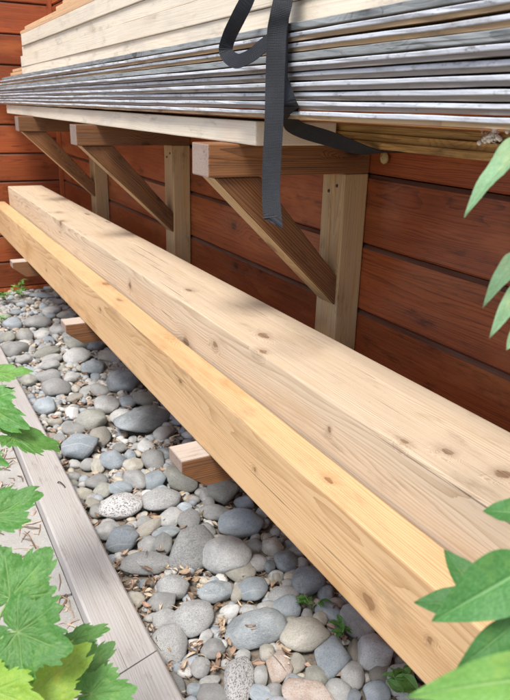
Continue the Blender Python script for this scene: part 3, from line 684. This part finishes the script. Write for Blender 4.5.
# dry leaves, bark chips and straw between the stones
lm = []
for nm, cc in (('a', (.33, .235, .15)), ('b', (.20, .13, .08)), ('c', (.47, .38, .27)), ('d', (.36, .235, .165)), ('e', (.13, .085, .055))):
    lm.append(plain('dry_leaf_'+nm, cc, .85, 0, 120, .35))
rl = random.Random(12)
def surf(x, y):
    z = .006
    for (a, b, r) in placed:
        d2 = ((x-a)**2+(y-b)**2)/(r*r)
        if d2 < 1: z = max(z, .028*math.sqrt(1-d2)*min(1.6, r/.035)+.006)
    return z
def litter(k):
    y = .72+3.6*rl.random()**1.4; x = rl.uniform(.382, .97)
    if k % 6 == 0: y = .8+.75*rl.random(); x = .385+.3*rl.random()**1.6
    inside = not free(x, y, .002, .93)
    if inside and rl.random() < .955: return None
    z = surf(x, y) if inside else rl.uniform(.006, .026)
    L = rl.uniform(.007, .030)*(1.3 if k % 9 == 0 else 1); W = L*rl.uniform(.15, .6); th = .0008
    if rl.random() < .2: L *= 1.8; W = .0025
    R = Matrix.Rotation(rl.uniform(0, 6.3), 3, 'Z') @ Matrix.Rotation(rl.gauss(0, .35), 3, 'X') @ Matrix.Rotation(rl.gauss(0, .25), 3, 'Y')
    cu = rl.uniform(-.5, .5)*L; vs_ = []
    for i in range(4):
        s = i/3-.5; wv2 = W*(1-(2*abs(s))**2*.75)*rl.uniform(.8, 1.15)
        for t in (-.5, 0, .5):
            vs_.append(tuple(R @ Vector((s*L, t*wv2, cu*s*s*2+(.25*W if t else 0)))+Vector((x, y, z))))
    fs_ = [(i*3+j, i*3+j+1, i*3+j+4, i*3+j+3) for i in range(3) for j in range(2)]
    return vs_, fs_, rl.randrange(5)
o = scatter('dry_leaf_litter', 5200, litter, lm)
o['label'] = 'dry brown leaves, bark chips and straw between the river stones'; o['category'] = 'leaf litter'
rl2 = random.Random(4)
def straw(k):
    x = rl2.gauss(.235, .03); y = rl2.uniform(1.0, 2.4)
    if x > .264: return None
    L = rl2.uniform(.02, .07); a = rl2.uniform(0, 6.3); w_ = rl2.uniform(.0012, .003); d = Vector((math.cos(a), math.sin(a), 0)); n_ = Vector((-d.y, d.x, 0))*w_
    p = Vector((x, y, .0145)); c1 = p+d*L*.5+n_*rl2.uniform(-4, 4)+Vector((0, 0, rl2.uniform(0, .01))); c2 = p+d*L
    if max(c1.x, c2.x) > .262: return None
    return [tuple(q) for q in (p-n_, p+n_, c1-n_, c1+n_, c2-n_*.4, c2+n_*.4)], [(0, 1, 3, 2), (2, 3, 5, 4)], rl2.randrange(5)
o = scatter('dry_stalks', 170, straw, lm)
o['label'] = 'dry twigs and stalks scattered along the edging board on the path'; o['category'] = 'dry stalks'

# ------------------------------------------------------------------ leaves
def leaf_mat(name, c0, c1, veinc, trans=.28, rough=.40):
    q = NT(name); at_ = q.n('ShaderNodeAttribute', attribute_name='vein'); tcq = q.n('ShaderNodeTexCoord'); oi = q.n('ShaderNodeObjectInfo')
    n_ = q.noise(tcq.outputs['Object'], 30, 4, .6); n2_ = q.noise(tcq.outputs['Object'], 220, 3, .6)
    c_ = q.mix(q.ramp(n_, .3, .7), c0, c1); n3_ = q.noise(tcq.outputs['Object'], 3.0, 5, .7)
    c_ = q.mix(q.math('MULTIPLY', q.ramp(n3_, .50, .75), .5), c_, tuple(min(1, v*f_) for v, f_ in zip(c1, (1.9, 1.25, 1.0))))
    n4_ = q.noise(tcq.outputs['Object'], 9.0, 3, .6); c_ = q.mix(q.math('MULTIPLY', q.ramp(n4_, .735, .76), .7), c_, (.22, .14, .05))
    c_ = q.mix(q.math('MULTIPLY', at_.outputs['Fac'], .7), c_, veinc)
    hs = q.n('ShaderNodeHueSaturation'); q.l(c_, hs.inputs['Color']); q.l(q.math('MULTIPLY_ADD', oi.outputs['Random'], .35, .82), hs.inputs['Value'])
    c_ = hs.outputs[0]; q.l(c_, q.b.inputs['Base Color']); q.b.inputs['Roughness'].default_value = rough; q.b.inputs['Specular IOR Level'].default_value = .35
    q.bump(q.math('SUBTRACT', q.math('MULTIPLY', n2_, .5), at_.outputs['Fac']), .4, .0012)
    tr = q.n('ShaderNodeBsdfTranslucent'); hs2 = q.n('ShaderNodeHueSaturation'); q.l(c_, hs2.inputs['Color']); hs2.inputs['Value'].default_value = 1.6; hs2.inputs['Hue'].default_value = .485
    q.l(hs2.outputs[0], tr.inputs[0]); mx = q.n('ShaderNodeMixShader'); mx.inputs[0].default_value = trans
    q.l(q.b.outputs[0], mx.inputs[1]); q.l(tr.outputs[0], mx.inputs[2])
    ou = [x for x in q.t.nodes if x.type == 'OUTPUT_MATERIAL'][0]; q.l(mx.outputs[0], ou.inputs[0])
    return q.m
LM = dict(fresh=leaf_mat('lobed_leaf_green', (.055, .175, .035), (.10, .27, .055), (.30, .46, .18)), dark=leaf_mat('lobed_leaf_dark', (.075, .20, .045), (.11, .26, .06), (.2, .34, .12)),
          lime=leaf_mat('lobed_leaf_lime', (.24, .42, .05), (.32, .50, .09), (.42, .55, .2), .45), lance=leaf_mat('lance_leaf_green', (.05, .165, .045), (.09, .245, .068), (.20, .38, .15), .26, .34),
          pale=leaf_mat('lance_leaf_pale', (.19, .36, .19), (.27, .44, .25), (.36, .52, .32), .35, .5), weed=leaf_mat('weed_green', (.13, .30, .07), (.20, .40, .10), (.3, .45, .2)))
def finish_leaf(V, Fc, vein, name):
    me = bpy.data.meshes.new(name); me.from_pydata([tuple(v) for v in V], [], Fc); me.update()
    me.polygons.foreach_set('use_smooth', [True]*len(Fc))
    a = me.attributes.new('vein', 'FLOAT', 'POINT'); a.data.foreach_set('value', vein); return me
def lobed_mesh(seed):
    rs = random.Random(seed)
    lobes = [(0, 1.0), (52, .86), (-52, .86), (108, .62), (-108, .62)]
    lobes = [(a+rs.uniform(-5, 5), r*rs.uniform(.93, 1.07)) for a, r in lobes]
    NA, NR = 168, 13; V = [Vector((0, 0, 0))]; vein = [1.0]
    def rad_at(th):
        d = math.degrees(th); r = 0
        for a, L in lobes:
            dd = abs((d-a+180) % 360-180); r = max(r, L*max(0, math.cos(rad(min(dd*1.75, 90))))**.75 if dd < 52 else 0)
        r = max(r, (.52-.10*abs(d)/180)*(1-(abs(d)/180)**10)+.02)
        tooth = (d/13.5+seed+.35*noise.noise((d*.05, seed, 3))) % 1.0; t2 = (d/5.1+seed*.37) % 1.0
        return r*(1-.15*(tooth**1.4 if d > 0 else (1-tooth)**1.4)-.035*t2-.05*noise.noise((d*.05, seed, 0)))
    pts = []
    for i in range(NA):
        th = -math.pi+2*math.pi*(i+.5)/NA; R_ = rad_at(th)
        for j in range(1, NR+1):
            f = (j/NR)**.9; r = R_*f; x, y = r*math.cos(th), r*math.sin(th)
            vm = 0
            for a, L in lobes:
                ax = Vector((math.cos(rad(a)), math.sin(rad(a)))); s = x*ax.x+y*ax.y; t = abs(-x*ax.y+y*ax.x)
                if 0 < s < L: 
                    vm = max(vm, max(0, 1-t/(.020*(1.15-s/L))))
                    # side veins leave the main one at an angle
                    ph = (s-t*1.1)*6.5/L; q = abs(ph-round(ph))
                    if t < .30*L*(1-s/L)+.05: vm = max(vm, .55*max(0, 1-q/.10))
            z = .11*noise.noise((x*2.4, y*2.4, seed*1.7))-.035*vm*(1 if r > .1 else .4)+.03*noise.noise((x*7, y*7, seed))
            z += .10*abs(y)-.22*x*x*.6-.12*y*y
            V.append(Vector((x, y, z))); vein.append(vm)
    Fc = []
    for i in range(NA):
        k = (i+1) % NA
        if i == NA-1: continue
        Fc.append((0, 1+i*NR, 1+k*NR))
        for j in range(NR-1): Fc.append((1+i*NR+j, 1+i*NR+j+1, 1+k*NR+j+1, 1+k*NR+j))
    return finish_leaf(V, Fc, vein, 'leaf')
def lance_mesh(seed, droop=.25, fold=.25):
    rs = random.Random(seed); NL_, NW = 54, 24; V = []; vein = []
    for i in range(NL_+1):
        s = i/NL_; hw = .5*(math.sin(math.pi*min(1, s**.82))**.9)*(1-.25*s)+.004
        for j in range(NW+1):
            t = j/NW*2-1; y = t*hw; x = s
            vm = max(0, 1-abs(t)*hw/.016)
            q = ((s-abs(t)*.13)*9) % 1.0; vm = max(vm, .3*max(0, 1-abs(q-.5)/.10))
            z = -droop*s*s+fold*abs(y)*.9-.02*vm+.035*noise.noise((s*3, t*1.3, seed))*(abs(t))+.02*math.sin(s*17+seed)*abs(t)*hw*2
            V.append(Vector((x, y, z))); vein.append(vm)
    Fc = [(i*(NW+1)+j, (i+1)*(NW+1)+j, (i+1)*(NW+1)+j+1, i*(NW+1)+j+1) for i in range(NL_) for j in range(NW)]
    return finish_leaf(V, Fc, vein, 'leaf')
LOB = [lobed_mesh(s) for s in (1, 2, 3, 4)]; LAN = [lance_mesh(1), lance_mesh(2, .4, .35), lance_mesh(3, .12, .2), lance_mesh(4, -.15, .3)]
lcache = {}
def leaf(proto, mk, base, tip, width, normal, parent, name='leaf'):
    """base, tip world points; width: full-width factor in metres of unit mesh y; normal: blade-up hint"""
    key = (proto.name, mk)
    if key not in lcache: me = proto.copy(); me.name = 'leaf'; me.materials.append(LM[mk]); lcache[key] = me
    X = (tip-base); L = X.length; X = X/L; Z = (normal-X*normal.dot(X)).normalized(); Y = Z.cross(X)
    R = Matrix((X, Y, Z)).transposed().to_4x4()
    m4 = Matrix.Translation(base) @ R @ Matrix.Diagonal((L, width, L*.9, 1))
    o = bpy.data.objects.new(name, lcache[key]); col.objects.link(o); o.parent = parent
    o.matrix_basis = Matrix.Translation(-parent.location) @ m4
    return o
back = -Vector((M[0, 2], M[1, 2], M[2, 2])); upv = Vector((0, 0, 1))
stem_m = plain('green_stem', (.20, .30, .09), .6, 0, 60, .3); stem_r = plain('brown_stem', (.22, .16, .08), .7, 0, 60, .3)
def plant(name, label, cat, base, leaves, protos, stems_from, lobed, group=None):
    r = tag(empty(name, base), label, cat, group)
    for k, (ub, vb, db, ut, vt, dt, wpx, mk, nrm) in enumerate(leaves):
        b = at(ub, vb, db); t = at(ut, vt, dt); s = (db+dt)/2/F
        n_ = (back*nrm[0]+upv*nrm[1]+Vector((M[0, 0], M[1, 0], M[2, 0]))*nrm[2])
        unit = 1.55 if lobed else .95
        leaf(protos[k % len(protos)], mk, b, t, wpx*s/unit, n_, r)
        a = Vector(stems_from[k]); mid = (a+b)/2
        d0 = Vector((0, 0, (b.z-a.z)*.5)) if a.z < b.z else Vector((0, 0, .02))
        tube('leaf_stalk', bez(a, a+d0*.8, b-(t-b).normalized()*(b-a).length*.35, b, 8), .0022, .0013, stem_m if lobed else stem_m, r, 6)
    return r
# lobed-leaf plant on the path (far clump)
b1 = Vector((-.02, 1.22, .013)); hub1 = Vector((.0, 1.25, .42))
p1 = plant('lobed_leaf_plant', 'green lobed-leaf plant leaning over the far stretch of edging board', 'plant', b1,
  [(-22, 402, 1.30, 26, 424, 1.28, 62, 'fresh', (1, .8, 0)), (14, 436, 1.30, 62, 446, 1.34, 48, 'dark', (.35, 1, 0)), (-12, 376, 1.34, 34, 366, 1.38, 40, 'weed', (.25, 1, 0)),
   (-30, 392, 1.34, 20, 384, 1.40, 30, 'fresh', (.2, 1, 0)), (-40, 440, 1.25, 4, 462, 1.22, 50, 'fresh', (1, .6, 0))], LOB, [hub1]*5, True, 'lobed-leaf plants by the path')
tube('stem', bez(b1, b1+Vector((0, 0, .15)), hub1-Vector((0, 0, .15)), hub1, 8), .005, .003, stem_r, p1)
b2 = Vector((.0, .62, .013)); hub2 = Vector((.03, .66, .45))
p2 = plant('lobed_leaf_plant', 'lush lobed-leaf plant with large bright leaves and a lime leaf, beside the slanted board joint', 'plant', b2,
  [(-8, 517, .92, 40, 491, .94, 64, 'fresh', (.8, 1, 0)), (10, 598, .84, 50, 546, .86, 88, 'fresh', (1, .5, .1)), (17, 632, .80, 76, 652, .78, 104, 'fresh', (1, .6, 0)),
   (22, 700, .80, 88, 642, .84, 92, 'lime', (.9, .6, 0)), (72, 642, .92, 108, 627, .93, 34, 'dark', (.6, 1, 0)), (84, 670, .90, 114, 641, .91, 46, 'dark', (.9, .7, 0)),
   (90, 694, .86, 141, 688, .86, 62, 'dark', (1, .7, 0)), (-20, 560, .90, 14, 556, .90, 60, 'fresh', (1, .5, 0)), (-6, 690, .76, 40, 716, .74, 74, 'lime', (1, .6, 0)), (-25, 640, .82, 12, 668, .80, 60, 'fresh', (1, .4, 0))],
  LOB[1:]+LOB[:1], [hub2]*10, True, 'lobed-leaf plants by the path')
tube('stem', bez(b2, b2+Vector((0, 0, .15)), hub2-Vector((0, 0, .15)), hub2, 8), .006, .003, stem_r, p2)
# lance-leaf shrub in front of the timbers
b3 = Vector((.43, .02, .02)); hub3 = Vector((.455, .19, H-.42)); hub4 = Vector((.545, .33, H-.12))
p3 = plant('lance_leaf_shrub', 'shrub with glossy lance-shaped green leaves reaching in front of the timbers', 'shrub', b3,
  [(530, 516, .56, 482, 505, .58, 32, 'lance', (.7, 1, 0)), (536, 562, .52, 443, 618, .50, 64, 'lance', (1, .7, .1)), (486, 606, .56, 413, 600, .58, 34, 'lance', (.8, .9, 0)),
   (484, 600, .56, 444, 554, .60, 30, 'lance', (.9, .6, 0)), (522, 618, .52, 457, 671, .51, 30, 'lance', (.9, .6, -.2)), (560, 676, .40, 424, 686, .385, 50, 'weed', (.8, .9, 0)),
   (530, 640, .52, 498, 662, .52, 20, 'lance', (.8, .6, 0)), (520, 598, .53, 440, 612, .55, 26, 'lance', (.3, 1, 0)),
   (548, 128, .62, 461, 195, .60, 30, 'pale', (.5, .9, -.3)), (530, 250, .62, 482, 293, .61, 22, 'pale', (.7, .8, -.3)), (528, 278, .62, 490, 334, .60, 19, 'pale', (.8, .6, -.3)), (522, 325, .62, 505, 352, .61, 14, 'pale', (.8, .6, 0))],
  LAN, [hub3]*8+[hub4]*4, False)
tube('stem', bez(b3, b3+Vector((0, 0, .3)), hub3-Vector((0, 0, .2)), hub3, 10), .006, .0035, stem_r, p3)
tube('stem', bez(hub3, hub3+Vector((.03, .02, .1)), hub4-Vector((0, 0, .1)), hub4, 10), .0035, .0025, stem_r, p3)

# small weeds among the stones
def weed(x, y, n, h, label, seed, lsize, mk='weed'):
    rs = random.Random(seed); r = tag(empty('weed', (x, y, .02)), label, 'weed', 'small weeds in the stone bed')
    for k in range(n):
        a = rs.uniform(0, 6.3); sp = rs.uniform(.2, 1.0); top = Vector((x, y, .02))+Vector((math.cos(a)*h*.7*sp, math.sin(a)*h*.7*sp, h*rs.uniform(.5, 1.1)))
        tube('stalk', bez((x, y, .02), (x, y, .02+h*.4), top-Vector((0, 0, h*.2)), top, 6), .0016, .0009, stem_m, r, 5)
        for q in range(rs.randint(3, 5)):
            aa = rs.uniform(0, 6.3); L = lsize*rs.uniform(.7, 1.3); bb = Vector((x, y, .02)).lerp(top, rs.uniform(.45, 1))
            tp = bb+Vector((math.cos(aa)*L, math.sin(aa)*L, L*rs.uniform(-.3, .5)))
            leaf(LAN[rs.randrange(4)], mk, bb, tp, L*.62, Vector((rs.gauss(0, .3), rs.gauss(0, .3), 1)), r)
    return r
q = on_z(22, 296, .03); weed(q.x, q.y, 7, .10, 'small bright green weed growing at the foot of the end wall', 3, .035)
q = on_z(4, 300, .03); weed(q.x, q.y, 6, .09, 'blue-green weed tuft at the end wall beside the bright weed', 5, .032)
q = on_z(0, 322, .03); weed(q.x+.01, q.y, 3, .05, 'tiny green weed between stones at the far edging board', 8, .025)
q = on_z(312, 606, .03); weed(q.x, q.y, 3, .045, 'thin green sprig beside a dark stone under the golden timber', 11, .022, 'dark')
q = on_z(340, 634, .03); weed(q.x, q.y, 3, .04, 'dark green sprig with broad leaves between the tan and blue stones', 14, .026, 'dark')
q = on_z(402, 688, .03); weed(q.x, q.y, 4, .05, 'grassy tuft under the golden timber near the lance-leaved shrub', 16, .04)
q = on_z(112, 590, .03); weed(q.x-.005, q.y, 3, .03, 'yellow-green shoot against the edging board beside speckled stones', 19, .025)

print('stones', cnt, 'objects', len(bpy.data.objects))
